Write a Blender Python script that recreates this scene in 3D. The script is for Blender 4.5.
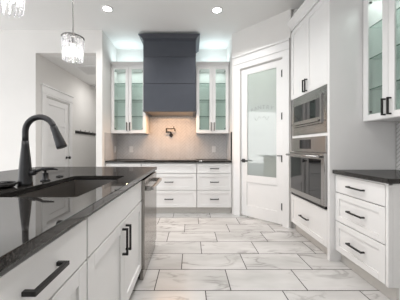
import bpy, bmesh, math, random
from mathutils import Vector, Matrix
random.seed(7)
PI = math.pi
scene = bpy.context.scene
C = scene.collection
for o in list(bpy.data.objects):
    bpy.data.objects.remove(o)

# ------------------------------------------------------------------ camera, world, lights, exposure
cam_d = bpy.data.cameras.new('camera')
cam_d.sensor_width = 36.0
cam_d.lens = 222.0 / 400.0 * 36.0
cam_d.shift_x = 0.0225
cam_d.shift_y = -0.0075
cam_d.clip_start = 0.02
cam = bpy.data.objects.new('camera', cam_d)
C.objects.link(cam)
cam.location = (0, 0, 1.15)
cam.rotation_euler = (PI / 2, 0, 0)
scene.camera = cam

world = bpy.data.worlds.new('world')
scene.world = world
world.use_nodes = True
bg = world.node_tree.nodes['Background']
bg.inputs[0].default_value = (0.96, 0.98, 1.0, 1)
bg.inputs[1].default_value = 0.85
scene.view_settings.view_transform = 'Standard'
scene.view_settings.look = 'None'
scene.view_settings.gamma = 1
scene.view_settings.use_curve_mapping = False
scene.view_settings.exposure = 0.82


def area(name, loc, rot, sx, sy, power, col=(1, 1, 1), shape='RECTANGLE', spread=PI):
    d = bpy.data.lights.new(name, 'AREA')
    d.shape = shape
    d.size = sx
    d.size_y = sy
    d.energy = power
    d.color = col
    d.spread = spread
    o = bpy.data.objects.new(name, d)
    C.objects.link(o)
    o.location = loc
    o.rotation_euler = rot
    return o


def point(name, loc, power, col=(1, 1, 1), r=0.03):
    d = bpy.data.lights.new(name, 'POINT')
    d.energy = power
    d.color = col
    d.shadow_soft_size = r
    o = bpy.data.objects.new(name, d)
    C.objects.link(o)
    o.location = loc
    return o


# daylight from the great room's windows behind the camera, plus an added fill
area('window_daylight', (-3.6, -2.6, 1.5), (PI / 2, 0, 0), 4.0, 2.2, 5, (1.0, 0.99, 0.98))
area('side_fill', (-5.9, 0.8, 1.6), (0, -PI / 2, 0), 2.4, 4.0, 33, (1.0, 0.99, 0.98))  # soft panel added on the left to brighten pantry wall and oven tower
# LED tape on top of the wall cabinets
area('cove_led_left', (-1.15, 4.24, 2.74), (PI, 0, 0), 0.55, 0.2, 1.0, (0.80, 0.97, 1.0))
area('cove_led_right', (0.40, 4.24, 2.74), (PI, 0, 0), 0.55, 0.2, 1.0, (0.80, 0.97, 1.0))
# recessed lights at the first two spots; the rest are added fill
for i, p in enumerate([(-1.18, 3.13), (0.37, 3.16), (0.3, 1.3), (-0.1, 2.2), (-1.18, 0.0), (-2.6, 1.6), (-2.6, 0.0)]):
    area('downlight', (p[0], p[1], 3.07), (0, 0, 0), 0.13, 0.13, 6.5, (1, 0.98, 0.96), 'DISK', 2.35)
area('hall_light', (-1.9, 5.35, 2.70), (0, 0, 0), 0.3, 0.3, 4.8, (1, 0.98, 0.95), 'DISK')
area('pantry_fill', (1.5, 3.9, 3.05), (0, 0, 0), 0.3, 0.3, 22, (1, 0.98, 0.95), 'DISK')  # lamp added inside the pantry to brighten its glass from behind
# warm light strip in the hood's underside
area('hood_lamp', (-0.367, 3.98, 1.752), (0, 0, 0), 0.66, 0.06, 5.4, (1.0, 0.57, 0.30))


# ------------------------------------------------------------------ materials
def mat(name, col, rough=0.5, metal=0.0, noise=0.0, nscale=20.0, bump=0.0, bscale=60.0, spec=0.5, coat=0.0):
    m = bpy.data.materials.new(name)
    m.use_nodes = True
    nt = m.node_tree
    b = nt.nodes['Principled BSDF']
    b.inputs['Base Color'].default_value = (*col, 1)
    b.inputs['Roughness'].default_value = rough
    b.inputs['Metallic'].default_value = metal
    b.inputs['Specular IOR Level'].default_value = spec
    b.inputs['Coat Weight'].default_value = coat
    tc = nt.nodes.new('ShaderNodeTexCoord')
    if noise > 0:
        n = nt.nodes.new('ShaderNodeTexNoise')
        n.inputs['Scale'].default_value = nscale
        n.inputs['Detail'].default_value = 3
        nt.links.new(tc.outputs['Object'], n.inputs['Vector'])
        r = nt.nodes.new('ShaderNodeValToRGB')
        r.color_ramp.elements[0].position = 0.3
        r.color_ramp.elements[1].position = 0.7
        r.color_ramp.elements[0].color = (*[c * (1 - noise) for c in col], 1)
        r.color_ramp.elements[1].color = (*[min(1, c * (1 + noise)) for c in col], 1)
        nt.links.new(n.outputs['Fac'], r.inputs['Fac'])
        nt.links.new(r.outputs['Color'], b.inputs['Base Color'])
    if bump > 0:
        n2 = nt.nodes.new('ShaderNodeTexNoise')
        n2.inputs['Scale'].default_value = bscale
        n2.inputs['Detail'].default_value = 4
        nt.links.new(tc.outputs['Object'], n2.inputs['Vector'])
        bp = nt.nodes.new('ShaderNodeBump')
        bp.inputs['Strength'].default_value = bump
        bp.inputs['Distance'].default_value = 0.002
        nt.links.new(n2.outputs['Fac'], bp.inputs['Height'])
        nt.links.new(bp.outputs['Normal'], b.inputs['Normal'])
    return m


def brushed(name, col, rough, axis):
    m = mat(name, col, rough, 1.0)
    nt = m.node_tree
    b = nt.nodes['Principled BSDF']
    tc = nt.nodes.new('ShaderNodeTexCoord')
    mp = nt.nodes.new('ShaderNodeMapping')
    mp.inputs['Scale'].default_value = axis
    n = nt.nodes.new('ShaderNodeTexNoise')
    n.inputs['Scale'].default_value = 4
    n.inputs['Detail'].default_value = 3
    nt.links.new(tc.outputs['Object'], mp.inputs['Vector'])
    nt.links.new(mp.outputs['Vector'], n.inputs['Vector'])
    r = nt.nodes.new('ShaderNodeValToRGB')
    r.color_ramp.elements[0].color = (*[c * 0.86 for c in col], 1)
    r.color_ramp.elements[1].color = (*[min(1, c * 1.1) for c in col], 1)
    nt.links.new(n.outputs['Fac'], r.inputs['Fac'])
    nt.links.new(r.outputs['Color'], b.inputs['Base Color'])
    return m


def granite():
    m = bpy.data.materials.new('black_granite')
    m.use_nodes = True
    nt = m.node_tree
    nt.nodes.remove(nt.nodes['Principled BSDF'])
    out = nt.nodes['Material Output']
    tc = nt.nodes.new('ShaderNodeTexCoord')
    v = nt.nodes.new('ShaderNodeTexNoise')
    v.inputs['Scale'].default_value = 230
    v.inputs['Detail'].default_value = 4
    nt.links.new(tc.outputs['Object'], v.inputs['Vector'])
    r = nt.nodes.new('ShaderNodeValToRGB')
    e = r.color_ramp.elements
    e[0].position = 0.45
    e[0].color = (0.012, 0.0115, 0.011, 1)
    e[1].position = 0.74
    e[1].color = (0.075, 0.068, 0.062, 1)
    nt.links.new(v.outputs['Fac'], r.inputs['Fac'])
    d = nt.nodes.new('ShaderNodeBsdfDiffuse')
    nt.links.new(r.outputs['Color'], d.inputs[0])
    g = nt.nodes.new('ShaderNodeBsdfGlossy')
    g.inputs['Roughness'].default_value = 0.035
    lw = nt.nodes.new('ShaderNodeLayerWeight')
    lw.inputs[0].default_value = 0.5
    # hand-shaped reflectance against angle, cut back at grazing view
    c = nt.nodes.new('ShaderNodeValToRGB')
    ce = c.color_ramp.elements
    ce[0].position = 0.0
    ce[0].color = (0.025,) * 3 + (1,)
    ce[1].position = 1.0
    ce[1].color = (0.36,) * 3 + (1,)
    for p, q in ((0.40, 0.05), (0.60, 0.22), (0.72, 0.42), (0.85, 0.38)):
        x = ce.new(p)
        x.color = (q, q, q, 1)
    nt.links.new(lw.outputs['Facing'], c.inputs['Fac'])
    mx = nt.nodes.new('ShaderNodeMixShader')
    nt.links.new(c.outputs['Color'], mx.inputs[0])
    nt.links.new(d.outputs[0], mx.inputs[1])
    nt.links.new(g.outputs[0], mx.inputs[2])
    nt.links.new(mx.outputs[0], out.inputs[0])
    return m


def floor_mat():
    m = bpy.data.materials.new('marble_tile')
    m.use_nodes = True
    nt = m.node_tree
    L = nt.links.new
    b = nt.nodes['Principled BSDF']
    tc = nt.nodes.new('ShaderNodeTexCoord')
    sep = nt.nodes.new('ShaderNodeSeparateXYZ')
    L(tc.outputs['Object'], sep.inputs[0])

    def M(op, a, c=None, d=None):
        n = nt.nodes.new('ShaderNodeMath')
        n.operation = op
        for i, v in enumerate((a, c, d)):
            if v is None:
                continue
            if isinstance(v, (int, float)):
                n.inputs[i].default_value = v
            else:
                L(v, n.inputs[i])
        return n.outputs[0]
    TW, TH = 0.616, 0.3065
    yy = M('DIVIDE', M('SUBTRACT', sep.outputs[1], 2.085), TH)
    row = M('FLOOR', yy)
    fy = M('SUBTRACT', yy, row)
    xx = M('DIVIDE', M('SUBTRACT', M('ADD', sep.outputs[0], 0.09), M('MULTIPLY', row, TW / 3)), TW)
    col = M('FLOOR', xx)
    fx = M('SUBTRACT', xx, col)
    ex = M('MULTIPLY', M('MINIMUM', fx, M('SUBTRACT', 1.0, fx)), TW)
    ey = M('MULTIPLY', M('MINIMUM', fy, M('SUBTRACT', 1.0, fy)), TH)
    edge = M('MINIMUM', ex, ey)
    grout = M('LESS_THAN', edge, 0.0040)
    cmb = nt.nodes.new('ShaderNodeCombineXYZ')
    L(row, cmb.inputs[0])
    L(col, cmb.inputs[1])
    wn = nt.nodes.new('ShaderNodeTexWhiteNoise')
    wn.noise_dimensions = '3D'
    L(cmb.outputs[0], wn.inputs['Vector'])
    vm = nt.nodes.new('ShaderNodeVectorMath')
    vm.operation = 'MULTIPLY_ADD'
    L(wn.outputs['Color'], vm.inputs[0])
    vm.inputs[1].default_value = (37, 23, 11)
    L(tc.outputs['Object'], vm.inputs[2])
    mp = nt.nodes.new('ShaderNodeMapping')
    mp.inputs['Rotation'].default_value = (0, 0, math.radians(-28))
    mp.inputs['Scale'].default_value = (1.5, 4.2, 1)
    L(vm.outputs[0], mp.inputs['Vector'])
    n1 = nt.nodes.new('ShaderNodeTexNoise')
    n1.inputs['Scale'].default_value = 0.85
    n1.inputs['Detail'].default_value = 5
    n1.inputs['Roughness'].default_value = 0.55
    n1.inputs['Distortion'].default_value = 1.2
    L(mp.outputs[0], n1.inputs['Vector'])
    vein = M('ABSOLUTE', M('SUBTRACT', n1.outputs['Fac'], 0.5))
    r1 = nt.nodes.new('ShaderNodeValToRGB')
    e = r1.color_ramp.elements
    e[0].position = 0.0
    e[0].color = (0.60, 0.59, 0.58, 1)
    e[1].position = 0.035
    e[1].color = (1, 1, 1, 1)
    L(vein, r1.inputs['Fac'])
    n2 = nt.nodes.new('ShaderNodeTexNoise')
    n2.inputs['Scale'].default_value = 1.1
    n2.inputs['Detail'].default_value = 3
    L(mp.outputs[0], n2.inputs['Vector'])
    r2 = nt.nodes.new('ShaderNodeValToRGB')
    e = r2.color_ramp.elements
    e[0].position = 0.30
    e[0].color = (0.47, 0.462, 0.453, 1)
    e[1].position = 0.62
    e[1].color = (0.60, 0.592, 0.583, 1)
    L(n2.outputs['Fac'], r2.inputs['Fac'])
    # veins fade in and out
    n3 = nt.nodes.new('ShaderNodeTexNoise')
    n3.inputs['Scale'].default_value = 2.2
    L(vm.outputs[0], n3.inputs['Vector'])
    r3 = nt.nodes.new('ShaderNodeValToRGB')
    r3.color_ramp.elements[0].position = 0.42
    r3.color_ramp.elements[1].position = 0.62
    L(n3.outputs['Fac'], r3.inputs['Fac'])
    mx = nt.nodes.new('ShaderNodeMixRGB')
    mx.blend_type = 'MULTIPLY'
    L(r3.outputs['Color'], mx.inputs['Fac'])
    L(r2.outputs['Color'], mx.inputs[1])
    L(r1.outputs['Color'], mx.inputs[2])
    mg = nt.nodes.new('ShaderNodeMixRGB')
    L(grout, mg.inputs['Fac'])
    L(mx.outputs[0], mg.inputs[1])
    mg.inputs[2].default_value = (0.045, 0.042, 0.039, 1)
    L(mg.outputs[0], b.inputs['Base Color'])
    rr = M('MULTIPLY_ADD', grout, 0.5, 0.22)
    L(rr, b.inputs['Roughness'])
    bp = nt.nodes.new('ShaderNodeBump')
    bp.inputs['Strength'].default_value = 0.4
    bp.inputs['Distance'].default_value = 0.002
    L(M('SUBTRACT', 1.0, grout), bp.inputs['Height'])
    L(bp.outputs[0], b.inputs['Normal'])
    return m


def glass(name, tint=(0.86, 0.95, 0.92), refl=0.12, rough=0.0):
    m = bpy.data.materials.new(name)
    m.use_nodes = True
    nt = m.node_tree
    nt.nodes.remove(nt.nodes['Principled BSDF'])
    out = nt.nodes['Material Output']
    t = nt.nodes.new('ShaderNodeBsdfTransparent')
    t.inputs[0].default_value = (*tint, 1)
    g = nt.nodes.new('ShaderNodeBsdfGlossy')
    g.inputs['Roughness'].default_value = rough
    fr = nt.nodes.new('ShaderNodeFresnel')
    fr.inputs['IOR'].default_value = 1.45
    ma = nt.nodes.new('ShaderNodeMath')
    ma.operation = 'MULTIPLY'
    ma.inputs[1].default_value = refl / 0.04
    ma.use_clamp = True
    nt.links.new(fr.outputs[0], ma.inputs[0])
    geo = nt.nodes.new('ShaderNodeNewGeometry')
    inv = nt.nodes.new('ShaderNodeMath')
    inv.operation = 'SUBTRACT'
    inv.inputs[0].default_value = 1.0
    nt.links.new(geo.outputs['Backfacing'], inv.inputs[1])
    mu = nt.nodes.new('ShaderNodeMath')
    mu.operation = 'MULTIPLY'
    nt.links.new(ma.outputs[0], mu.inputs[0])
    nt.links.new(inv.outputs[0], mu.inputs[1])
    mx = nt.nodes.new('ShaderNodeMixShader')
    nt.links.new(mu.outputs[0], mx.inputs[0])
    nt.links.new(t.outputs[0], mx.inputs[1])
    nt.links.new(g.outputs[0], mx.inputs[2])
    nt.links.new(mx.outputs[0], out.inputs[0])
    return m


def frosted():
    m = bpy.data.materials.new('etched_glass')
    m.use_nodes = True
    nt = m.node_tree
    nt.nodes.remove(nt.nodes['Principled BSDF'])
    out = nt.nodes['Material Output']
    tr = nt.nodes.new('ShaderNodeBsdfTranslucent')
    tr.inputs[0].default_value = (0.60, 0.65, 0.63, 1)
    d = nt.nodes.new('ShaderNodeBsdfDiffuse')
    d.inputs[0].default_value = (0.34, 0.37, 0.36, 1)
    a = nt.nodes.new('ShaderNodeMixShader')
    a.inputs[0].default_value = 0.4
    nt.links.new(tr.outputs[0], a.inputs[1])
    nt.links.new(d.outputs[0], a.inputs[2])
    g = nt.nodes.new('ShaderNodeBsdfGlossy')
    g.inputs['Roughness'].default_value = 0.03
    mx = nt.nodes.new('ShaderNodeMixShader')
    mx.inputs[0].default_value = 0.18
    nt.links.new(a.outputs[0], mx.inputs[1])
    nt.links.new(g.outputs[0], mx.inputs[2])
    nt.links.new(mx.outputs[0], out.inputs[0])
    return m


def crystal_mat():
    m = bpy.data.materials.new('crystal')
    m.use_nodes = True
    nt = m.node_tree
    nt.nodes.remove(nt.nodes['Principled BSDF'])
    out = nt.nodes['Material Output']
    t = nt.nodes.new('ShaderNodeBsdfGlass')
    t.inputs['IOR'].default_value = 1.5
    t.inputs['Roughness'].default_value = 0.03
    tr = nt.nodes.new('ShaderNodeBsdfTranslucent')
    tr.inputs[0].default_value = (0.95, 0.96, 1, 1)
    mx = nt.nodes.new('ShaderNodeMixShader')
    mx.inputs[0].default_value = 0.22
    nt.links.new(t.outputs[0], mx.inputs[1])
    nt.links.new(tr.outputs[0], mx.inputs[2])
    nt.links.new(mx.outputs[0], out.inputs[0])
    return m


def emis(name, col, s):
    m = bpy.data.materials.new(name)
    m.use_nodes = True
    b = m.node_tree.nodes['Principled BSDF']
    b.inputs['Base Color'].default_value = (*col, 1)
    b.inputs['Emission Color'].default_value = (*col, 1)
    b.inputs['Emission Strength'].default_value = s
    return m


WALL = mat('wall_paint', (0.78, 0.765, 0.745), 0.85, noise=0.012, nscale=3, bump=0.08, bscale=120)
CEIL = mat('ceiling_paint', (0.84, 0.835, 0.825), 0.9, bump=0.06, bscale=100, noise=0.01, nscale=3)
CAB = mat('cabinet_white', (0.83, 0.825, 0.82), 0.32, noise=0.008, nscale=6)
TRIM = mat('trim_white', (0.83, 0.825, 0.82), 0.35, noise=0.008, nscale=6)
INNER = mat('cabinet_interior', (0.80, 0.83, 0.82), 0.5, noise=0.01)
HOOD = mat('hood_charcoal', (0.054, 0.060, 0.076), 0.36, noise=0.05, nscale=8)
BLACK = mat('matte_black_metal', (0.016, 0.015, 0.015), 0.38, 0.3, noise=0.15, nscale=30)
FAUCET = mat('faucet_black', (0.032, 0.032, 0.034), 0.34, 0.4, noise=0.1, nscale=30)
STEEL = brushed('stainless_steel', (0.41, 0.40, 0.39), 0.26, (1, 1, 40))
STEELD = brushed('dishwasher_steel', (0.36, 0.34, 0.32), 0.2, (30, 1, 1))
SINKM = brushed('sink_steel', (0.40, 0.385, 0.37), 0.33, (1, 30, 1))
DARKGL = mat('dark_oven_glass', (0.012, 0.012, 0.013), 0.04, spec=0.9, noise=0.1)
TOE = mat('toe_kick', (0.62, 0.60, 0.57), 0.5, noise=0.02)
GRANITE = granite()
FLOOR = floor_mat()
TILE = mat('backsplash_tile', (0.63, 0.63, 0.635), 0.18, noise=0.05, nscale=9)
GROUT = mat('backsplash_grout', (0.38, 0.38, 0.38), 0.8, noise=0.05)
TILEW = mat('mosaic_tile', (0.58, 0.575, 0.57), 0.2, noise=0.05, nscale=9)
GROUTW = mat('mosaic_grout', (0.16, 0.158, 0.155), 0.8, noise=0.05)
GLASS = glass('clear_glass', (0.93, 0.962, 0.945), 0.07)
SHELF = glass('shelf_glass', (0.86, 0.93, 0.905), 0.12)
GEDGE = mat('glass_edge', (0.10, 0.17, 0.14), 0.2, noise=0.1)
FROST = frosted()
CRYS = crystal_mat()
BULB = emis('bulb_glow', (1, 0.95, 0.88), 7)
LEDM = emis('downlight_glow', (1, 0.97, 0.92), 14)
CHROME = mat('dark_chrome', (0.16, 0.155, 0.15), 0.25, 1.0, noise=0.05)
PLATE = mat('outlet_white', (0.84, 0.84, 0.84), 0.4, noise=0.01)
BAFFLE = mat('hood_baffle', (0.45, 0.40, 0.34), 0.35, 0.8, noise=0.1)
ETCH = mat('etched_lettering', (0.27, 0.29, 0.29), 0.6, noise=0.03)
GREY = mat('vent_slat', (0.80, 0.79, 0.78), 0.6, noise=0.03)
VDARK = mat('vent_shadow_gap', (0.62, 0.62, 0.61), 0.8, noise=0.03)
DISP = mat('display_black', (0.008, 0.008, 0.010), 0.08, noise=0.05)


# ------------------------------------------------------------------ mesh helpers
class MB:
    def __init__(self):
        self.v = []
        self.f = []

    def box(self, x0, x1, y0, y1, z0, z1):
        n = len(self.v)
        x0, x1 = min(x0, x1), max(x0, x1)
        y0, y1 = min(y0, y1), max(y0, y1)
        z0, z1 = min(z0, z1), max(z0, z1)
        self.v += [(x0, y0, z0), (x1, y0, z0), (x1, y1, z0), (x0, y1, z0), (x0, y0, z1), (x1, y0, z1), (x1, y1, z1), (x0, y1, z1)]
        for q in ((0, 3, 2, 1), (4, 5, 6, 7), (0, 1, 5, 4), (1, 2, 6, 5), (2, 3, 7, 6), (3, 0, 4, 7)):
            self.f.append(tuple(n + i for i in q))
        return self

    def frustum(self, b, t):
        """b, t = (x0,x1,y0,y1,z)"""
        n = len(self.v)
        for (x0, x1, y0, y1, z) in (b, t):
            self.v += [(x0, y0, z), (x1, y0, z), (x1, y1, z), (x0, y1, z)]
        for q in ((0, 3, 2, 1), (4, 5, 6, 7), (0, 1, 5, 4), (1, 2, 6, 5), (2, 3, 7, 6), (3, 0, 4, 7)):
            self.f.append(tuple(n + i for i in q))
        return self

    def lathe(self, prof, c=(0, 0, 0), seg=24, axis='z', sx=1, sy=1):
        n = len(self.v)
        for (r, h) in prof:
            for k in range(seg):
                a = 2 * PI * k / seg
                p = (r * math.cos(a) * sx, r * math.sin(a) * sy, h)
                if axis == 'y':
                    p = (p[0], h, -p[1])
                elif axis == 'x':
                    p = (h, p[0], p[1])
                self.v.append((p[0] + c[0], p[1] + c[1], p[2] + c[2]))
        for i in range(len(prof) - 1):
            for k in range(seg):
                k2 = (k + 1) % seg
                self.f.append((n + i * seg + k, n + i * seg + k2, n + (i + 1) * seg + k2, n + (i + 1) * seg + k))
        self.f.append(tuple(n + k for k in reversed(range(seg))))
        m = n + (len(prof) - 1) * seg
        self.f.append(tuple(m + k for k in range(seg)))
        return self

    def tube(self, pts, rad, seg=12):
        """pts list of 3d points; rad number or list"""
        n = len(self.v)
        P = [Vector(p) for p in pts]
        if not isinstance(rad, (list, tuple)):
            rad = [rad] * len(P)
        up = None
        for i, p in enumerate(P):
            if i == 0:
                t = P[1] - P[0]
            elif i == len(P) - 1:
                t = P[-1] - P[-2]
            else:
                t = (P[i + 1] - P[i]).normalized() + (P[i] - P[i - 1]).normalized()
            t.normalize()
            if up is None:
                ref = Vector((0, 0, 1)) if abs(t.z) < 0.9 else Vector((0, 1, 0))
                up = (ref - t * ref.dot(t)).normalized()
            else:
                up = (up - t * up.dot(t)).normalized()
            s = t.cross(up)
            for k in range(seg):
                a = 2 * PI * k / seg
                q = p + (up * math.cos(a) + s * math.sin(a)) * rad[i]
                self.v.append(tuple(q))
        for i in range(len(P) - 1):
            for k in range(seg):
                k2 = (k + 1) % seg
                self.f.append((n + i * seg + k, n + i * seg + k2, n + (i + 1) * seg + k2, n + (i + 1) * seg + k))
        self.f.append(tuple(n + k for k in reversed(range(seg))))
        m = n + (len(P) - 1) * seg
        self.f.append(tuple(m + k for k in range(seg)))
        return self

    def build(self, name, material, parent=None, bevel=0.0, smooth=False, loc=None):
        me = bpy.data.meshes.new(name)
        me.from_pydata([tuple(p) for p in self.v], [], self.f)
        bm = bmesh.new()
        bm.from_mesh(me)
        bmesh.ops.recalc_face_normals(bm, faces=bm.faces)
        bm.to_mesh(me)
        bm.free()
        me.materials.append(material)
        o = bpy.data.objects.new(name, me)
        C.objects.link(o)
        if parent:
            o.parent = parent
        if loc:
            o.location = loc
        if bevel > 0:
            b = o.modifiers.new('bevel', 'BEVEL')
            b.width = bevel
            b.segments = 2
            b.limit_method = 'ANGLE'
        if smooth:
            for p in me.polygons:
                p.use_smooth = len(p.vertices) == 4
        return o


def tag(o, label, cat, group=None):
    o['label'] = label
    o['category'] = cat
    if group:
        o['group'] = group
    return o


def thing(name, label, cat, loc=(0, 0, 0), rz=0, group=None):
    o = bpy.data.objects.new(name, None)
    o.empty_display_size = 0.1
    C.objects.link(o)
    o.location = loc
    o.rotation_euler = (0, 0, rz)
    return tag(o, label, cat, group)


def struct(name, mb, m, parent=None, bevel=0.0):
    o = mb.build(name, m, parent, bevel)
    if parent is None:
        o['kind'] = 'structure'
    return o


def copy_tree(o, parent=None):
    c = o.copy()
    C.objects.link(c)
    if parent:
        c.parent = parent
    for ch in [x for x in bpy.data.objects if x.parent == o]:
        copy_tree(ch, c)
    return c


# ------------------------------------------------------------------ room shell
H = 3.10
struct('floor', MB().box(-6, 2.19, -3, 7.1, -0.1, 0), FLOOR)
struct('ceiling', MB().box(-6, 2.19, -3, 4.55, H, H + 0.12), CEIL)
struct('ceiling', MB().box(-2.72, -1.585, 3.825, 7.1, 2.74, 2.84), CEIL)
struct('wall_back', MB().box(-1.479, 2.19, 4.43, 4.55, 0, H), WALL)
struct('wall_right', MB().box(2.07, 2.19, -3, 4.43, 0, H), WALL)
struct('wall_light_block', MB().box(-0.6, 2.19, -1.7, -1.6, 0, H), WALL)  # unseen wall added to keep rear light off the right side
struct('wall_left', MB().box(-6, -2.59, 3.70, 3.82, 0, H).box(-2.59, -1.583, 3.70, 3.82, 2.72, H), WALL)
struct('wall_wing', MB().box(-1.583, -1.48, 3.70, 7.0, 0, H), WALL)
struct('wall_hall', MB().box(-2.72, -2.60, 3.82, 3.97, 0, 2.74).box(-2.72, -2.60, 4.73, 7.0, 0, 2.74).box(-2.72, -2.60, 3.97, 4.73, 2.05, 2.74), WALL)
struct('wall_end', MB().box(-2.72, -1.585, 7.0, 7.1, 0, 2.74), WALL)
struct('wall_alcove', MB().box(0.71, 0.80, 3.84, 4.43, 0, H), WALL)


def local_empty_struct(name, loc, rz, label=None):
    pass


def place(o, loc, rz):
    o.location = loc
    o.rotation_euler = (0, 0, rz)
    return o


PA = (0.71, 3.83, 0)
PR = -PI / 4
pw = MB()
pw.box(0, 0.17, 0, 0.1, 0, H).box(0.87, 0.985, 0, 0.1, 0, H).box(0.17, 0.87, 0, 0.1, 2.44, H)
place(struct('wall_pantry', pw, WALL), PA, PR)
struct('wall_return', MB().box(1.46, 2.07, 3.135, 3.23, 0, H), WALL)
# pantry casing
tr = MB()
tr.box(0.045, 0.165, -0.02, 0, 0, 2.45).box(0.875, 0.97, -0.02, 0, 0, 2.45)
tr.box(0.045, 0.97, -0.02, 0, 2.45, 2.535).box(0.035, 0.975, -0.03, 0, 2.535, 2.552)
tr.box(0.045, 0.97, -0.02, 0, 2.552, 2.655).box(0.03, 0.98, -0.042, 0, 2.655, 2.685)
place(struct('trim_1', tr, TRIM, bevel=0.002), PA, PR)


# pantry door
def leaf(mb, x0, x1, z0, z1, y0, y1, holes):
    """stile-and-rail slab: frame around rectangular holes (one column)"""
    hx0, hx1 = holes[0][0], holes[0][1]
    mb.box(x0, hx0, y0, y1, z0, z1).box(hx1, x1, y0, y1, z0, z1)
    z = z0
    for h in sorted(holes, key=lambda q: q[2]):
        mb.box(hx0, hx1, y0, y1, z, h[2])
        z = h[3]
    mb.box(hx0, hx1, y0, y1, z, z1)
    return mb


d1 = struct('door_1', leaf(MB(), 0.174, 0.866, 0.020, 2.436, 0.012, 0.05, [(0.275, 0.785, 0.20, 0.575), (0.275, 0.785, 0.68, 2.345)])
            .box(0.275, 0.785, 0.024, 0.04, 0.20, 0.575), TRIM, bevel=0.003)
place(d1, PA, PR)
gl = MB().box(0.275, 0.785, 0.028, 0.034, 0.68, 2.345).build('etched_glass_pane', FROST, d1)
bd = MB()
for z0, z1 in ((0.68, 2.345),):
    bd.box(0.275, 0.287, 0.014, 0.0275, z0, z1).box(0.773, 0.785, 0.014, 0.0275, z0, z1)
    bd.box(0.287, 0.773, 0.014, 0.0275, z0, z0 + 0.012).box(0.287, 0.773, 0.014, 0.0275, z1 - 0.012, z1)
bd.build('glazing_bead', TRIM, d1)
hd = MB().box(0.19, 0.25, 0.004, 0.012, 0.895, 0.955).lathe([(0.011, -0.04), (0.011, 0.004)], (0.22, 0, 0.925), 12, 'y').box(0.21, 0.33, -0.05, -0.036, 0.913, 0.937)
hd.build('door_handle', BLACK, d1, 0.002)
for z in (0.28, 0.98, 1.60, 2.22):
    h = MB().lathe([(0.0085, -0.05), (0.0085, 0.05)], (0.8705, -0.0075, z), 10).box(0.848, 0.8665, 0.005, 0.0115, z - 0.05, z + 0.05)
    if abs(z - 0.98) < 0.01:
        h.box(0.79, 0.87, -0.012, -0.002, z + 0.035, z + 0.047)
    h.build('hinge', BLACK, d1)


# etched lettering, arched, on the glass
def letters(word, cx, cz, R, size, y):
    verts, faces = [], []
    n = len(word)
    for i, ch in enumerate(word):
        cu = bpy.data.curves.new('tmp', 'FONT')
        cu.body = ch
        cu.size = size
        cu.align_x = 'CENTER'
        cu.extrude = 0.0006
        to = bpy.data.objects.new('tmp', cu)
        C.objects.link(to)
        dg = bpy.context.evaluated_depsgraph_get()
        dg.update()
        me = bpy.data.meshes.new_from_object(to.evaluated_get(dg))
        a = (i - (n - 1) / 2) * size * 0.74 / R
        k = len(verts)
        for v in me.vertices:
            x, z = v.co.x, v.co.y
            verts.append((cx + (R + z) * math.sin(a) + x * math.cos(a), y + v.co.z, cz - R + (R + z) * math.cos(a) - x * math.sin(a)))
        for p in me.polygons:
            faces.append(tuple(k + q for q in p.vertices))
        bpy.data.objects.remove(to)
        bpy.data.curves.remove(cu)
        bpy.data.meshes.remove(me)
    mb = MB()
    mb.v, mb.f = verts, faces
    return mb


lt = letters('PANTRY', 0.53, 1.745, 0.42, 0.085, 0.0272)
lt.build('lettering', ETCH, d1)
orn = MB()
for s in (-1, 1):
    orn.tube([(0.53 + s * (0.02 + 0.10 * t), 0.0272, 1.60 + 0.03 * math.sin(t * 7)) for t in [i / 12 for i in range(13)]], 0.0025, 6)
    orn.tube([(0.53 + s * (0.255 + 0.02 * math.cos(t * 5)), 0.0272, 1.665 + 0.03 * math.sin(t * 5)) for t in [i / 10 for i in range(9)]], 0.0025, 6)
orn.build('etched_scrolls', ETCH, d1)

# hall door
d2 = MB()
ph = [(0.11, 0.64, 0.14 + i * 0.375, 0.14 + i * 0.375 + 0.29) for i in range(5)]
leaf(d2, 0.004, 0.756, 0.008, 2.046, 0.012, 0.05, ph)
for q in ph:
    d2.box(q[0], q[1], 0.022, 0.04, q[2], q[3])
door2 = struct('door_2', d2, TRIM, bevel=0.003)
place(door2, (-2.60, 3.97, 0), PI / 2)
MB().box(0.66, 0.71, 0.004, 0.012, 0.90, 0.95).lathe([(0.01, -0.045), (0.01, 0.004)], (0.685, 0, 0.925), 12, 'y').lathe([(0.008, -0.075), (0.027, -0.07), (0.03, -0.055), (0.02, -0.04)], (0.685, 0, 0.925), 14, 'y').build('door_handle', BLACK, door2)
t2 = MB()
t2.box(-0.11, -0.004, -0.02, 0, 0, 2.07).box(0.764, 0.865, -0.02, 0, 0, 2.07)
t2.box(-0.11, 0.865, -0.02, 0, 2.07, 2.10).box(-0.12, 0.875, -0.03, 0, 2.10, 2.115).box(-0.11, 0.865, -0.02, 0, 2.115, 2.23).box(-0.13, 0.885, -0.042, 0, 2.23, 2.255)
place(struct('trim_2', t2, TRIM, bevel=0.002), (-2.60, 3.97, 0), PI / 2)
struct('baseboard_hall', MB().box(-2.60, -2.585, 4.84, 7.0, 0, 0.13), TRIM, bevel=0.002)
struct('baseboard_left', MB().box(-6, -2.59, 3.685, 3.70, 0, 0.13), TRIM, bevel=0.002)


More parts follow.
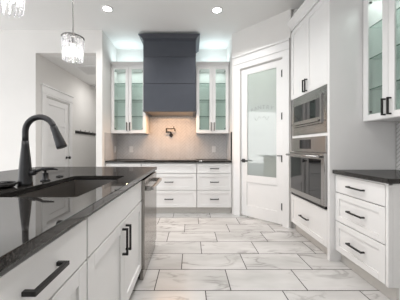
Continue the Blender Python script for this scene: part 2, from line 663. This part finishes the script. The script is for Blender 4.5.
# herringbone backsplash, clipped to a rectangle; local x along wall, y=0 outer face, z up
def herringbone(name, loc, rz, u0, u1, z0, z1, W, tm, gm, gap=0.004):
    n = 3
    R = int((u1 - u0 + z1 - z0) / W) + 6
    cx, cz = (u0 + u1) / 2, (z0 + z1) / 2
    mb = MB()
    ca, sa = math.cos(PI / 4), math.sin(PI / 4)

    def put(a, b, w, h):
        a0, a1, b0, b1 = a * W + gap / 2, (a + w) * W - gap / 2, b * W + gap / 2, (b + h) * W - gap / 2
        pts = [(a0, b0), (a1, b0), (a1, b1), (a0, b1)]
        q = [(cx + x * ca - y * sa, cz + x * sa + y * ca) for x, y in pts]
        if max(p[0] for p in q) < u0 or min(p[0] for p in q) > u1 or max(p[1] for p in q) < z0 or min(p[1] for p in q) > z1:
            return
        k = len(mb.v)
        for yy in (0.0, 0.005):
            mb.v.extend((p[0], yy, p[1]) for p in q)
        mb.f.append((k, k + 1, k + 2, k + 3))
        for i in range(4):
            j = (i + 1) % 4
            mb.f.append((k + i, k + 4 + i, k + 4 + j, k + j))
    for b in range(-R, R):
        for m in range(-R // (2 * n) - 2, R // (2 * n) + 3):
            put(b + 2 * n * m, b, n, 1)
            put(b, b + 1 + 2 * n * m, 1, n)
    o = mb.build(name, tm)
    bm = bmesh.new()
    bm.from_mesh(o.data)
    for co, no in (((u0, 0, 0), (-1, 0, 0)), ((u1, 0, 0), (1, 0, 0)), ((0, 0, z0), (0, 0, -1)), ((0, 0, z1), (0, 0, 1))):
        bmesh.ops.bisect_plane(bm, geom=bm.verts[:] + bm.edges[:] + bm.faces[:], plane_co=co, plane_no=no, clear_outer=True)
    nv = len(bm.verts)
    g = bmesh.ops.create_cube(bm, size=1.0)
    for v in g['verts']:
        v.co = Vector(((u0 + u1) / 2 + v.co.x * (u1 - u0), 0.0045 + v.co.y * 0.005, (z0 + z1) / 2 + v.co.z * (z1 - z0)))
        for f in v.link_faces:
            f.material_index = 1
    bm.to_mesh(o.data)
    bm.free()
    o.data.materials.append(gm)
    o.location = loc
    o.rotation_euler = (0, 0, rz)
    o['kind'] = 'structure'
    return o


herringbone('wall_backsplash', (0, 4.422, 0), 0, -1.479, 0.709, 0.916, 1.399, 0.045, TILE, GROUT)
herringbone('wall_backsplash', (0, 4.422, 0), 0, -0.818, 0.083, 1.401, 1.752, 0.045, TILE, GROUT)
herringbone('wall_backsplash', (-1.472, 0, 0), PI / 2, 3.80, 4.42, 0.916, 1.399, 0.045, TILE, GROUT)
herringbone('wall_backsplash', (0.702, 0, 0), -PI / 2, -4.42, -3.845, 0.916, 1.399, 0.045, TILE, GROUT)
herringbone('wall_backsplash', (2.062, 0, 0), -PI / 2, -2.232, -1.45, 0.924, 1.40, 0.030, TILEW, GROUTW, 0.005)
struct('trim_3', MB().box(0.685, 0.708, 3.832, 3.839, 0.92, 1.41), BLACK)


# ------------------------------------------------------------------ cabinetry (local frame: x along the front, y=0 the door faces, +y into the cabinet)
def pull(parent, cx, cz, length, vertical=False, name='handle', proj=0.036, s=0.0068):
    mb = MB()
    h = length / 2
    if vertical:
        mb.box(cx - s, cx + s, -proj, -proj + 2 * s, cz - h, cz + h)
        for q in (-1, 1):
            zc = cz + q * (h - s)
            mb.box(cx - s, cx + s, -proj + 2 * s, 0, zc - s, zc + s)
    else:
        mb.box(cx - h, cx + h, -proj, -proj + 2 * s, cz - s, cz + s)
        for q in (-1, 1):
            xc = cx + q * (h - s)
            mb.box(xc - s, xc + s, -proj + 2 * s, 0, cz - s, cz + s)
    return mb.build(name, BLACK, parent, 0.001)


def front(parent, name, x0, x1, z0, z1, style='shaker', rail=0.062, m=None):
    m = m or CAB
    mb = MB()
    if style == 'slab':
        mb.box(x0, x1, 0.0, 0.019, z0, z1)
    elif style == 'shaker':
        leaf(mb, x0, x1, z0, z1, 0.0, 0.019, [(x0 + rail, x1 - rail, z0 + rail, z1 - rail)])
        mb.box(x0 + rail, x1 - rail, 0.009, 0.018, z0 + rail, z1 - rail)
    else:
        leaf(mb, x0, x1, z0, z1, 0.0, 0.019, [(x0 + rail, x1 - rail, z0 + rail, z1 - rail)])
    o = mb.build(name, m, parent, 0.0018)
    if style == 'glass':
        MB().box(x0 + rail, x1 - rail, 0.009, 0.013, z0 + rail, z1 - rail).build('glass_pane', GLASS, o)
    return o


def base_cabinet(name, label, cat, loc, rz, W, D, top, group=None, toe=0.105, toe_in=0.06, stile=0.0):
    t = thing(name, label, cat, loc, rz, group)
    MB().box(0, W, 0.034, D, toe, top).box(0.004, W - 0.004, toe_in + 0.018, D, 0.001, toe).build('body', CAB, t, 0.001)
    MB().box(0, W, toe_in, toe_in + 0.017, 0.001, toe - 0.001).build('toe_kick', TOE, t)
    return t


# back wall base run
def drawers(t, x0, x1, rows, handle_len, skip_top=False, styles=None, hx=None):
    for i, (z0, z1) in enumerate(rows):
        st = 'shaker'
        rail = 0.055 if z1 - z0 > 0.2 else 0.035
        nm = 'drawer'
        if skip_top and i == 0:
            nm = 'false_front'
        if styles:
            st = styles[i]
        f = front(t, nm, x0, x1, z0, z1, st, rail)
        if not (skip_top and i == 0):
            pull(f, (x0 + x1) / 2 if hx is None else hx, (z0 + z1) / 2 + (0.0 if z1 - z0 < 0.2 else 0.0), handle_len)


ROWS = [(0.697, 0.862), (0.410, 0.689), (0.112, 0.402)]
t = base_cabinet('drawer_cabinet', 'white three-drawer base cabinet on back wall beside the pantry door', 'cabinet', (0.102, 3.815, 0), 0, 0.602, 0.60, 0.881)
drawers(t, 0.004, 0.596, ROWS, 0.15)
t = base_cabinet('cooktop_cabinet', 'wide white base cabinet with drawers below the cooktop and dark hood', 'cabinet', (-0.852, 3.815, 0), 0, 0.95, 0.60, 0.881)
drawers(t, 0.004, 0.946, ROWS, 0.15, True)
t = base_cabinet('drawer_cabinet', 'white base cabinet on back wall mostly hidden behind the island counter', 'cabinet', (-1.474, 3.815, 0), 0, 0.618, 0.60, 0.881)
drawers(t, 0.004, 0.614, ROWS, 0.15)
tag(MB().box(-1.4695, 0.6995, 3.79, 4.419, 0.883, 0.914).build('countertop', GRANITE, None, 0.003), 'black granite countertop along the back wall under the hood', 'countertop')
ck = thing('cooktop', 'black glass cooktop set in the back counter under the hood', 'cooktop', (-0.365, 4.08, 0.9145))
MB().box(-0.45, 0.45, -0.25, 0.25, 0, 0.009).build('glass_top', DARKGL, ck, 0.002)
for x, y, r in ((-0.27, -0.11, 0.09), (-0.27, 0.12, 0.07), (0.27, -0.11, 0.08), (0.27, 0.12, 0.09), (0.0, 0.03, 0.11)):
    n = MB()
    n.lathe([(r - 0.004, 0.0092), (r, 0.0092), (r, 0.0098), (r - 0.004, 0.0098)], (x, y, 0), 28)
    n.f = [f for f in n.f if len(f) == 4]
    n.build('burner_ring', GREY, ck)


# glass-front wall cabinets
def glass_cabinet(label, loc, rz, W, D, z1, shelves, rail_side=0.055, handle_z=0.125, crown=0.07, cx0=True, cx1=True, fill_power=0.65):
    t = thing('glass_door_cabinet', label, 'cabinet', loc, rz)
    b = MB()
    b.box(0, 0.018, 0.02, D, 0, z1).box(W - 0.018, W, 0.02, D, 0, z1)
    b.box(0.018, W - 0.018, 0.02, D, 0, 0.018).box(0.018, W - 0.018, 0.02, D, z1 - 0.018, z1)
    b.box(W / 2 - 0.014, W / 2 + 0.014, 0.02, 0.04, 0.018, z1 - 0.018)
    b.build('body', CAB, t, 0.001)
    MB().box(0.018, W - 0.018, D - 0.012, D - 0.001, 0.018, z1 - 0.018).build('back_panel', INNER, t)
    for z in shelves:
        s_ = MB().box(0.020, W - 0.020, 0.053, D - 0.014, z, z + 0.009).build('glass_shelf', SHELF, t)
        MB().box(0.020, W - 0.020, 0.050, 0.0525, z, z + 0.009).build('shelf_edge', GEDGE, s_)
    l = area('cabinet_fill', (W / 2, 0.16, z1 - 0.022), (0, 0, 0), W - 0.12, 0.1, fill_power, (0.95, 1.0, 0.98))  # unseen area light added to brighten the cabinet interior
    l.parent = t
    m = W / 2
    for i, (a, c) in enumerate(((0.004, m - 0.002), (m + 0.002, W - 0.004))):
        f = front(t, 'door', a, c, 0.004, z1 - 0.004, 'glass', rail_side)
        pull(f, (c - 0.026) if i == 0 else (a + 0.026), handle_z, 0.15, True)
        for z in (0.09, z1 - 0.09):
            xx = a + 0.066 if i == 0 else c - 0.066
            MB().lathe([(0.009, 0.014), (0.009, 0.03)], (xx, 0, z), 10, 'y').build('hinge_cup', CHROME, f)
    cr = MB()
    e0 = 0.025 if cx0 else 0.0
    e1 = 0.025 if cx1 else 0.0
    cr.box(0, W, 0.0, D, z1, z1 + 0.02)
    cr.frustum((0, W, 0.0, D, z1 + 0.02), (-e0, W + e1, -0.03, D, z1 + crown - 0.012))
    cr.box(-e0, W + e1, -0.03, D, z1 + crown - 0.012, z1 + crown)
    cr.build('crown_moulding', CAB, t, 0.0015)
    return t


SH = [0.315, 0.62, 0.93]
glass_cabinet('white wall cabinet with two glass doors left of the dark hood', (-1.474, 4.092, 1.402), 0, 0.643, 0.326, 1.243, SH, cx0=False, cx1=False)
glass_cabinet('white wall cabinet with two glass doors between the hood and pantry door', (0.096, 4.092, 1.402), 0, 0.603, 0.326, 1.243, SH, cx0=False, cx1=False)
glass_cabinet('white glass-door wall cabinet at the right edge, above the right counter', (1.727, 2.231, 1.402), -PI / 2, 0.57, 0.337, 1.243, SH, 0.058, 0.105, cx0=False)

# range hood
hd = thing('range_hood', 'tall charcoal box hood with crown moulding on the back wall', 'range hood', (-0.367, 3.80, 1.755))
hb = MB()
w = 0.450
for z0, z1 in ((0.03, 0.473), (0.482, 0.933), (0.942, 1.225)):
    hb.box(-w, w, 0.0, 0.618, z0, z1)
hb.box(-w + 0.008, w - 0.008, 0.009, 0.617, 0.03, 1.225)
hb.build('body', HOOD, hd, 0.0015)
MB().box(-w - 0.0015, w + 0.0015, -0.014, 0.05, 0.0, 0.03).box(-w - 0.0015, -w + 0.05, 0.05, 0.618, 0.0, 0.03).box(w - 0.05, w + 0.0015, 0.05, 0.618, 0.0, 0.03).build('bottom_lip', HOOD, hd, 0.002)
cw = MB()
cw.box(-w - 0.012, w + 0.012, -0.012, 0.60, 1.226, 1.248)
cw.frustum((-w - 0.012, w + 0.012, -0.012, 0.60, 1.248), (-w - 0.065, w + 0.065, -0.065, 0.60, 1.286))
cw.box(-w - 0.07, w + 0.07, -0.07, 0.60, 1.286, 1.304)
cw.build('crown_moulding', HOOD, hd, 0.002)
bf = MB()
bf.box(-w + 0.052, w - 0.052, 0.055, 0.61, 0.012, 0.028)
for i in range(22):
    x = -w + 0.065 + i * 0.0365
    bf.box(x, x + 0.018, 0.06, 0.60, 0.002, 0.012)
bf.build('baffle_filter', BAFFLE, hd)

# pot filler
pf = thing('pot_filler', 'black folding pot filler tap on the backsplash under the hood', 'faucet', (-0.395, 4.42, 1.385))
MB().lathe([(0.036, -0.02), (0.036, 0.0)], (0.0, 0, 0), 18, 'y').lathe([(0.017, -0.06), (0.017, -0.02)], (0, 0, 0), 12, 'y').build('wall_flange', BLACK, pf)
MB().tube([(0, -0.06, -0.03), (0, -0.06, 0.068)], 0.014).tube([(0, -0.06, 0.06), (-0.085, -0.08, 0.06)], 0.011).tube([(-0.085, -0.08, 0.045), (-0.085, -0.08, 0.135)], 0.014).build('lower_arm', BLACK, pf)
MB().tube([(-0.085, -0.08, 0.12), (0.07, -0.11, 0.12), (0.082, -0.112, 0.112), (0.085, -0.113, 0.07)], 0.011).build('spout_arm', BLACK, pf)
MB().box(0.055, 0.067, -0.125, -0.095, 0.1315, 0.165).build('valve_lever', BLACK, pf)


# outlets
def outlet(loc, rz, label):
    t = thing('wall_outlet', label, 'outlet', loc, rz)
    MB().box(-0.037, 0.037, -0.006, 0, -0.06, 0.06).build('cover_plate', PLATE, t, 0.002)
    for z in (-0.024, 0.024):
        s = MB().box(-0.017, 0.017, -0.0085, -0.006, z - 0.016, z + 0.016).build('socket', PLATE, t, 0.001)
        MB().box(-0.008, -0.005, -0.0092, -0.0085, z - 0.006, z + 0.006).box(0.005, 0.008, -0.0092, -0.0085, z - 0.006, z + 0.006).build('slots', VDARK, s)


outlet((-1.19, 4.4215, 1.105), 0, 'white outlet on the backsplash below the left glass cabinet')
outlet((0.455, 4.4215, 1.105), 0, 'white outlet on the backsplash below the glass cabinet near pantry')
outlet((-1.4715, 4.30, 1.105), PI / 2, 'white outlet on the alcove side wall left of the back counter')

# ------------------------------------------------------------------ oven tower on the right (local x runs toward the camera)
TW = 0.862
t = thing('oven_cabinet', 'tall white cabinet holding the microwave and wall oven', 'cabinet', (1.395, 3.098, 0), -PI / 2)
D = 0.668
b = MB()
b.box(0, 0.036, 0.02, D, 0.105, 2.76).box(TW - 0.036, TW, 0.0, D, 0.001, 2.76)
b.box(0.036, TW - 0.036, D - 0.02, D, 0.105, 2.76)
b.box(0.036, TW - 0.036, 0.02, D - 0.02, 0.105, 0.50)
b.box(0.036, TW - 0.036, 0.004, D - 0.02, 1.268, 1.300)
b.box(0.036, TW - 0.036, 0.02, D - 0.02, 1.80, 2.76)
b.build('body', CAB, t, 0.001)
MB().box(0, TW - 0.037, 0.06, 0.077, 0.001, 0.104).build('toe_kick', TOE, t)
m = 0.405
for i, (a, c) in enumerate(((0.004, m - 0.0015), (m + 0.0015, TW - 0.040))):
    f = front(t, 'door', a, c, 1.800, 2.735, 'shaker', 0.06)
    pull(f, (c - 0.024) if i == 0 else (a + 0.024), 1.895, 0.15, True)
f = front(t, 'drawer', 0.004, TW - 0.04, 0.115, 0.497, 'shaker', 0.06)
pull(f, 0.38, 0.287, 0.19)
cr = MB()
cr.box(0, TW, -0.002, D, 2.761, 2.79)
cr.frustum((0, TW, -0.002, D, 2.79), (0, TW + 0.045, -0.05, D, 2.85))
cr.box(0, TW + 0.05, -0.055, D, 2.85, 2.875)
cr.build('crown_moulding', CAB, t, 0.002)

# microwave
mw = thing('microwave', 'built-in stainless microwave above the wall oven', 'microwave', (1.395, 3.098, 1.302), -PI / 2)
x0, x1 = 0.040, TW - 0.040
h = 0.494
fr = leaf(MB(), x0, x1, 0.002, h, -0.004, 0.018, [(x0 + 0.075, x1 - 0.075, 0.10, h - 0.07)])
fr.box(x0 + 0.02, x1 - 0.02, 0.0185, 0.40, 0.004, h - 0.004)
fr.build('trim_frame', STEEL, mw, 0.002)
dx0, dx1, dz0, dz1 = x0 + 0.078, x1 - 0.078, 0.103, h - 0.073
dr = leaf(MB(), dx0, dx1, dz0, dz1, -0.022, 0.016, [(dx0 + 0.02, dx1 - 0.02, dz0 + 0.07, dz1 - 0.045)])
door = dr.build('door', STEEL, mw, 0.002)
MB().box(dx0 + 0.02, dx1 - 0.02, -0.019, 0.01, dz0 + 0.07, dz1 - 0.045).build('window', DARKGL, door)
MB().box(dx0 + 0.015, dx1 - 0.015, -0.052, -0.036, dz0 + 0.022, dz0 + 0.046).box(dx0 + 0.05, dx0 + 0.065, -0.036, -0.0222, dz0 + 0.024, dz0 + 0.044).box(dx1 - 0.065, dx1 - 0.05, -0.036, -0.0222, dz0 + 0.024, dz0 + 0.044).build('handle', STEEL, door, 0.002)

# wall oven
ov = thing('wall_oven', 'stainless wall oven with dark glass door under the microwave', 'oven', (1.395, 3.098, 0.503), -PI / 2)
h = 0.762
MB().box(x0, x1, 0.019, 0.58, 0.002, h).build('body', STEEL, ov)
cp = MB().box(x0, x1, -0.016, 0.0185, 0.590, h).build('control_panel', STEEL, ov, 0.002)
MB().box(x0 + 0.24, x0 + 0.50, -0.0175, -0.0162, 0.625, 0.735).build('display', DISP, cp)
dr = leaf(MB(), x0, x1, 0.035, 0.582, -0.032, 0.018, [(x0 + 0.025, x1 - 0.055, 0.095, 0.515)])
door = dr.build('door', STEEL, ov, 0.003)
MB().box(x0 + 0.025, x1 - 0.055, -0.029, 0.01, 0.095, 0.515).build('window', DARKGL, door)
hb = MB().tube([(x0 + 0.02, -0.085, 0.545), (x1 - 0.02, -0.085, 0.545)], 0.014, 14)
for x in (x0 + 0.06, x1 - 0.06):
    hb.box(x - 0.011, x + 0.011, -0.085, -0.0325, 0.533, 0.557)
hb.build('handle', STEEL, door, smooth=True)
MB().box(x0 + 0.01, x1 - 0.01, -0.012, 0.018, 0.004, 0.031).build('vent_strip', BLACK, ov)

# right base cabinet, counter
t = base_cabinet('drawer_cabinet', 'white three-drawer base cabinet under the right-hand counter', 'cabinet', (1.448, 2.231, 0), -PI / 2, 0.602, 0.612, 0.882, toe=0.115)
MB().box(0.578, 0.602, 0.001, 0.033, 0.115, 0.882).box(0, 0.602, 0.004, 0.033, 0.870, 0.882).build('face_frame', CAB, t, 0.001)
drawers(t, 0.004, 0.574, [(0.705, 0.868), (0.420, 0.697), (0.122, 0.412)], 0.185, styles=['slab', 'shaker', 'shaker'])
ct = MB()
ct.box(1.420, 2.055, 1.600, 2.2315, 0.884, 0.922)
tag(ct.build('countertop', GRANITE, None, 0.004), 'short black granite countertop on the right, beside the oven cabinet', 'countertop')

# ------------------------------------------------------------------ island (local x runs away from the camera, front faces +X)
IX = -0.422
RI = PI / 2


def island_unit(name, label, cat, y, W, depth=1.06):
    return base_cabinet(name, label, cat, (IX, y, 0), RI, W, depth, 0.882, toe_in=0.055)


t = island_unit('island_cabinet', 'white island cabinet with one wide drawer, nearest the camera', 'cabinet', 0.302, 0.60)
f = front(t, 'drawer', 0.004, 0.597, 0.697, 0.861, 'slab')
pull(f, 0.327, 0.783, 0.155, proj=0.036, s=0.0062)
f = front(t, 'door', 0.004, 0.299, 0.112, 0.689, 'shaker', 0.062)
pull(f, 0.270, 0.60, 0.16, True)
f = front(t, 'door', 0.303, 0.597, 0.112, 0.689, 'shaker', 0.062)
pull(f, 0.332, 0.60, 0.16, True)
t = thing('sink_cabinet', 'white two-door island cabinet under the sink, beside the dishwasher', 'cabinet', (IX, 0.906, 0), RI)
W = 0.992
MB().box(0, 0.02, 0.02, 1.06, 0.105, 0.882).box(W - 0.02, W, 0.02, 1.06, 0.105, 0.882).box(0.02, W - 0.02, 0.02, 1.06, 0.105, 0.125).box(0.02, W - 0.02, 0.02, 0.038, 0.66, 0.882).box(0.02, W - 0.02, 0.62, 1.06, 0.125, 0.882).build('body', CAB, t, 0.001)
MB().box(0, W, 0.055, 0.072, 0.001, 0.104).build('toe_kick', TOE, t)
front(t, 'false_front', 0.003, W - 0.003, 0.697, 0.861, 'slab')
f = front(t, 'door', 0.003, W / 2 - 0.0015, 0.112, 0.689, 'shaker', 0.065)
pull(f, W / 2 - 0.035, 0.567, 0.165, True, proj=0.036, s=0.0062)
f = front(t, 'door', W / 2 + 0.0015, W - 0.003, 0.112, 0.689, 'shaker', 0.065)
pull(f, W / 2 + 0.035, 0.567, 0.165, True, proj=0.036, s=0.0062)

dw = thing('dishwasher', 'stainless steel dishwasher at the far end of the island', 'dishwasher', (IX, 1.902, 0), RI)
W = 0.66
MB().box(0.004, W, 0.02, 0.58, 0.02, 0.872).build('body', BLACK, dw)
door = MB().box(0.003, W - 0.003, -0.024, 0.019, 0.10, 0.868).build('door', STEELD, dw, 0.004)
hb = MB().box(0.05, W - 0.05, -0.092, -0.070, 0.772, 0.800)
for x in (0.065, W - 0.065):
    hb.box(x - 0.015, x + 0.015, -0.0705, -0.0242, 0.765, 0.805)
hb.build('handle', STEEL, door, 0.004)
MB().box(0.20, 0.46, -0.0255, -0.0242, 0.842, 0.86).build('control_strip', DISP, door)
MB().box(0.006, W - 0.003, -0.012, 0.019, 0.004, 0.096).build('kick_plate', STEELD, dw)
tag(MB().box(IX - 1.06, IX + 0.004, 2.565, 2.60, 0.001, 0.882).build('end_panel', CAB, None, 0.002), 'white end panel closing the far end of the island', 'panel')

# island countertop with sink cut-out
cx0, cx1, cy0, cy1 = -1.82, -0.402, 0.06, 2.62
sx0, sx1, sy0, sy1 = -0.943, -0.532, 1.03, 1.80
ct = bmesh.new()
zt, zb = 0.917, 0.884
out = [(cx0, cy0), (cx1, cy0), (cx1, cy1), (cx0, cy1)]
rad = 0.025
inn = []
for (x, y, a0) in ((sx0 + rad, sy0 + rad, 180), (sx1 - rad, sy0 + rad, 270), (sx1 - rad, sy1 - rad, 0), (sx0 + rad, sy1 - rad, 90)):
    for k in range(5):
        a = math.radians(a0 + k * 22.5)
        inn.append((x + rad * math.cos(a), y + rad * math.sin(a)))
rings = {}
for z in (zb, zt):
    rings[z] = ([ct.verts.new((x, y, z)) for x, y in out], [ct.verts.new((x, y, z)) for x, y in inn])
for z in (zb, zt):
    o_, i_ = rings[z]
    n = len(i_)
    for c in range(4):
        a = c * 5
        for k in range(4):
            ct.faces.new((o_[c], i_[a + k], i_[a + k + 1]))
        ct.faces.new((o_[c], i_[a + 4], i_[(a + 5) % n], o_[(c + 1) % 4]))
for q in (0, 1):
    A, B = rings[zb][q], rings[zt][q]
    n = len(A)
    for k in range(n):
        ct.faces.new((A[k], A[(k + 1) % n], B[(k + 1) % n], B[k]))
bmesh.ops.recalc_face_normals(ct, faces=ct.faces)
me = bpy.data.meshes.new('countertop')
ct.to_mesh(me)
ct.free()
me.materials.append(GRANITE)
io = bpy.data.objects.new('countertop', me)
C.objects.link(io)
bv = io.modifiers.new('bevel', 'BEVEL')
bv.width = 0.003
bv.segments = 2
bv.limit_method = 'ANGLE'
bv.angle_limit = math.radians(50)
tag(io, 'polished black granite island countertop with the sink cut into it', 'countertop')

sk = thing('kitchen_sink', 'dark steel undermount sink set in the island countertop', 'sink', ((sx0 + sx1) / 2, (sy0 + sy1) / 2, 0.66))
a, bq = (sx1 - sx0) / 2, (sy1 - sy0) / 2
sm = MB()
sm.box(-a - 0.004, -a + 0.003, -bq, bq, 0.01, 0.222).box(a - 0.003, a + 0.004, -bq, bq, 0.01, 0.222)
sm.box(-a - 0.004, a + 0.004, -bq - 0.004, -bq + 0.003, 0.01, 0.222).box(-a - 0.004, a + 0.004, bq - 0.003, bq + 0.004, 0.01, 0.222)
sm.box(-a - 0.004, a + 0.004, -bq - 0.004, bq + 0.004, 0.0, 0.01)
sm.build('basin', SINKM, sk)
MB().lathe([(0.05, 0.0102), (0.05, 0.013), (0.035, 0.0135), (0.03, 0.0115)], (0.0, 0.15, 0), 20).build('drain', CHROME, sk)

# faucet
fx, fy = -1.015, 1.36
ft = thing('kitchen_faucet', 'tall matte black gooseneck faucet behind the island sink', 'faucet', (fx, fy, 0.9175))
MB().lathe([(0.040, 0), (0.040, 0.012), (0.0375, 0.02), (0.035, 0.08), (0.0285, 0.16), (0.021, 0.235), (0.0185, 0.27)], seg=28).build('body', FAUCET, ft, smooth=True)
R = 0.089
zc = 0.327
pts = [(0, 0, 0.265), (0, 0, 0.30)] + [(R - R * math.cos(a), 0, zc + R * math.sin(a)) for a in [PI * k / 20 for k in range(0, 19)]]
MB().tube(pts, 0.0172, 18).build('spout', FAUCET, ft, smooth=True)
e = Vector(pts[-1])
dv = (Vector(pts[-1]) - Vector(pts[-2])).normalized()
MB().tube([e - dv * 0.005, e + dv * 0.01, e + dv * 0.03, e + dv * 0.10, e + dv * 0.130, e + dv * 0.136], [0.019, 0.0205, 0.0215, 0.028, 0.0305, 0.028], 20).build('spray_head', FAUCET, ft, smooth=True)
MB().tube([(0.025, 0, 0.072), (0.055, 0.0, 0.078), (0.066, 0, 0.083)], [0.019, 0.019, 0.015], 14).tube([(0.06, 0, 0.081), (0.11, 0, 0.10), (0.175, 0, 0.102)], [0.010, 0.008, 0.005], 10).build('lever', FAUCET, ft, smooth=True)

sp = thing('soap_dispenser', 'short black soap pump standing right of the faucet', 'soap dispenser', (-1.01, 1.54, 0.9175))
MB().lathe([(0.031, 0), (0.031, 0.006), (0.021, 0.012), (0.019, 0.05), (0.021, 0.055)], seg=20).build('collar', FAUCET, sp, smooth=True)
MB().lathe([(0.008, 0.054), (0.008, 0.068), (0.019, 0.069), (0.019, 0.085), (0.016, 0.088)], seg=18).tube([(0, 0, 0.078), (0.06, 0.0, 0.08), (0.085, 0.0, 0.075)], [0.008, 0.007, 0.005], 10).build('pump_head', FAUCET, sp, smooth=True)
tag(MB().lathe([(0.026, 0), (0.026, 0.006), (0.022, 0.009), (0.012, 0.0095), (0.012, 0.012), (0.003, 0.013)], (0, 0, 0), 22).build('air_switch', BLACK, None, smooth=True, loc=(-1.035, 1.75, 0.9175)), 'flat round black button on the island counter behind the sink', 'button')
ds = thing('sink_strainer', 'small low black-rimmed strainer left of the faucet on the island', 'strainer', (-1.075, 1.275, 0.9175))
MB().lathe([(0.042, 0), (0.05, 0.004), (0.062, 0.018), (0.058, 0.018), (0.046, 0.007), (0.03, 0.006)], seg=24).build('basket', CHROME, ds, smooth=True)
rm = MB()
rm.tube([(0.064 * math.cos(2 * PI * k / 24), 0.064 * math.sin(2 * PI * k / 24), 0.022) for k in range(25)], 0.007, 8)
rm.build('rim', BLACK, ds, smooth=True)
MB().lathe([(0.006, 0.007), (0.006, 0.022), (0.014, 0.024), (0.014, 0.030), (0.004, 0.032)], seg=14).build('knob', BLACK, ds, smooth=True)


# ------------------------------------------------------------------ lights you can see
def downlight(x, y, label):
    t = thing('recessed_light', label, 'ceiling light', (x, y, H), 0)
    n = MB().lathe([(0.057, -0.006), (0.078, -0.004), (0.080, -0.0005), (0.057, -0.0005)], seg=28)
    n.f = [f for f in n.f if len(f) == 4]
    n.build('trim_ring', PLATE, t, smooth=True)
    MB().lathe([(0.055, -0.004), (0.055, -0.001)], seg=28).build('lens', LEDM, t)


downlight(-1.18, 3.13, 'round recessed ceiling light left of the hood')
downlight(0.37, 3.16, 'round recessed ceiling light right of the hood')

# crystal pendant: local z = 0 at the bottom of the drum
PZ = 1.905


def make_pendant(label, x, y):
    t = thing('pendant_light', label, 'pendant light', (x, y, PZ), 0)
    top = H - PZ
    MB().lathe([(0.06, top - 0.001), (0.06, top - 0.018), (0.02, top - 0.03)], seg=24).build('ceiling_canopy', CHROME, t, smooth=True)
    MB().tube([(0, 0, 0.19), (0, 0, top - 0.02)], 0.0045, 8).build('rod', CHROME, t)
    fr = MB()
    ring = lambda r, z: [(r * math.cos(2 * PI * k / 32), r * math.sin(2 * PI * k / 32), z) for k in range(33)]
    fr.tube(ring(0.088, 0.205), 0.006, 8).tube(ring(0.06, 0.205), 0.003, 6)
    for k in range(3):
        a = k * PI / 3
        fr.tube([(-0.088 * math.cos(a), -0.088 * math.sin(a), 0.205), (0.088 * math.cos(a), 0.088 * math.sin(a), 0.205)], 0.003, 6)
    fr.lathe([(0.014, 0.15), (0.014, 0.215), (0.006, 0.22)], seg=12)
    fr.build('frame', CHROME, t)
    MB().lathe([(0.004, 0.06), (0.016, 0.07), (0.021, 0.095), (0.016, 0.125), (0.009, 0.149)], seg=16).build('bulb', BULB, t, smooth=True)
    cm = None
    for tier, (r, z0, z1, n) in enumerate(((0.086, 0.102, 0.192, 20), (0.080, 0.0, 0.098, 20))):
        for k in range(n):
            a = 2 * PI * (k + 0.5 * tier) / n
            if cm is None:
                c = MB().frustum((-0.006, 0.006, -0.0045, 0.0045, -0.082), (-0.0115, 0.0115, -0.006, 0.006, -0.012)).frustum((-0.0115, 0.0115, -0.006, 0.006, -0.0119), (-0.004, 0.004, -0.003, 0.003, 0.0)).frustum((-0.002, 0.002, -0.001, 0.001, -0.094), (-0.006, 0.006, -0.0045, 0.0045, -0.0821)).build('crystal', CRYS, t)
                cm = c
            else:
                c = cm.copy()
                C.objects.link(c)
                c.parent = t
            c.location = (r * math.cos(a), r * math.sin(a), z1)
            c.rotation_euler = (0, 0, a + PI / 2)
    return t


p1 = make_pendant('crystal pendant hanging on a full thin rod over the far island end', -1.04, 1.956)
p2 = copy_tree(p1)
p2.location = (-1.02, 1.22, PZ)
p2['label'] = 'crystal pendant cut off by the top left corner of the photo'
for p in (p1, p2):
    p['group'] = 'crystal pendants over the island'
point('pendant_glow', (-1.04, 1.956, PZ + 0.045), 0.6, (1, 0.95, 0.88), 0.02)
point('pendant_glow', (-1.02, 1.22, PZ + 0.045), 0.6, (1, 0.95, 0.88), 0.02)

# ------------------------------------------------------------------ hall fittings
vg = thing('return_air_grille', 'slatted white return air grille in the hall ceiling', 'vent', (-1.96, 4.60, 2.7395))
leaf(MB(), -0.33, 0.33, -0.26, 0.26, 0, 0, [(0, 0, 0, 0)])
fm = MB().box(-0.33, 0.33, -0.26, -0.23, -0.012, 0).box(-0.33, 0.33, 0.23, 0.26, -0.012, 0).box(-0.33, -0.30, -0.23, 0.23, -0.012, 0).box(0.30, 0.33, -0.23, 0.23, -0.012, 0)
fm.build('frame', PLATE, vg)
MB().box(-0.30, 0.30, -0.23, 0.23, -0.003, 0).build('backing', VDARK, vg)
for i in range(9):
    y = -0.21 + i * 0.0525
    MB().box(-0.299, 0.299, y - 0.014, y + 0.014, -0.010, -0.004).build('slat', GREY, vg)
hr = thing('hook_rack', 'black wall rail of coat hooks past the hall door', 'coat rack', (-2.599, 4.98, 1.49), PI / 2)
MB().box(0, 1.25, -0.018, 0, -0.03, 0.03).build('rail', BLACK, hr, 0.002)
for i in range(6):
    x = 0.10 + i * 0.21
    MB().tube([(x, -0.018, 0.012), (x, -0.06, 0.012), (x, -0.075, 0.03), (x, -0.078, 0.055)], 0.007, 8).tube([(x, -0.018, -0.015), (x, -0.04, -0.018), (x, -0.05, -0.005)], 0.006, 8).build('hook', CHROME, hr, smooth=True)
tag(MB().lathe([(0.06, -0.036), (0.066, -0.03), (0.066, -0.001)], (0, 0, 0), 22).lathe([(0.03, -0.042), (0.034, -0.036)], (0, 0, 0), 18).build('smoke_detector', GREY, None, smooth=True, loc=(-2.50, 5.75, 2.74)), 'small round grey detector at the top of the hall wall', 'smoke detector')
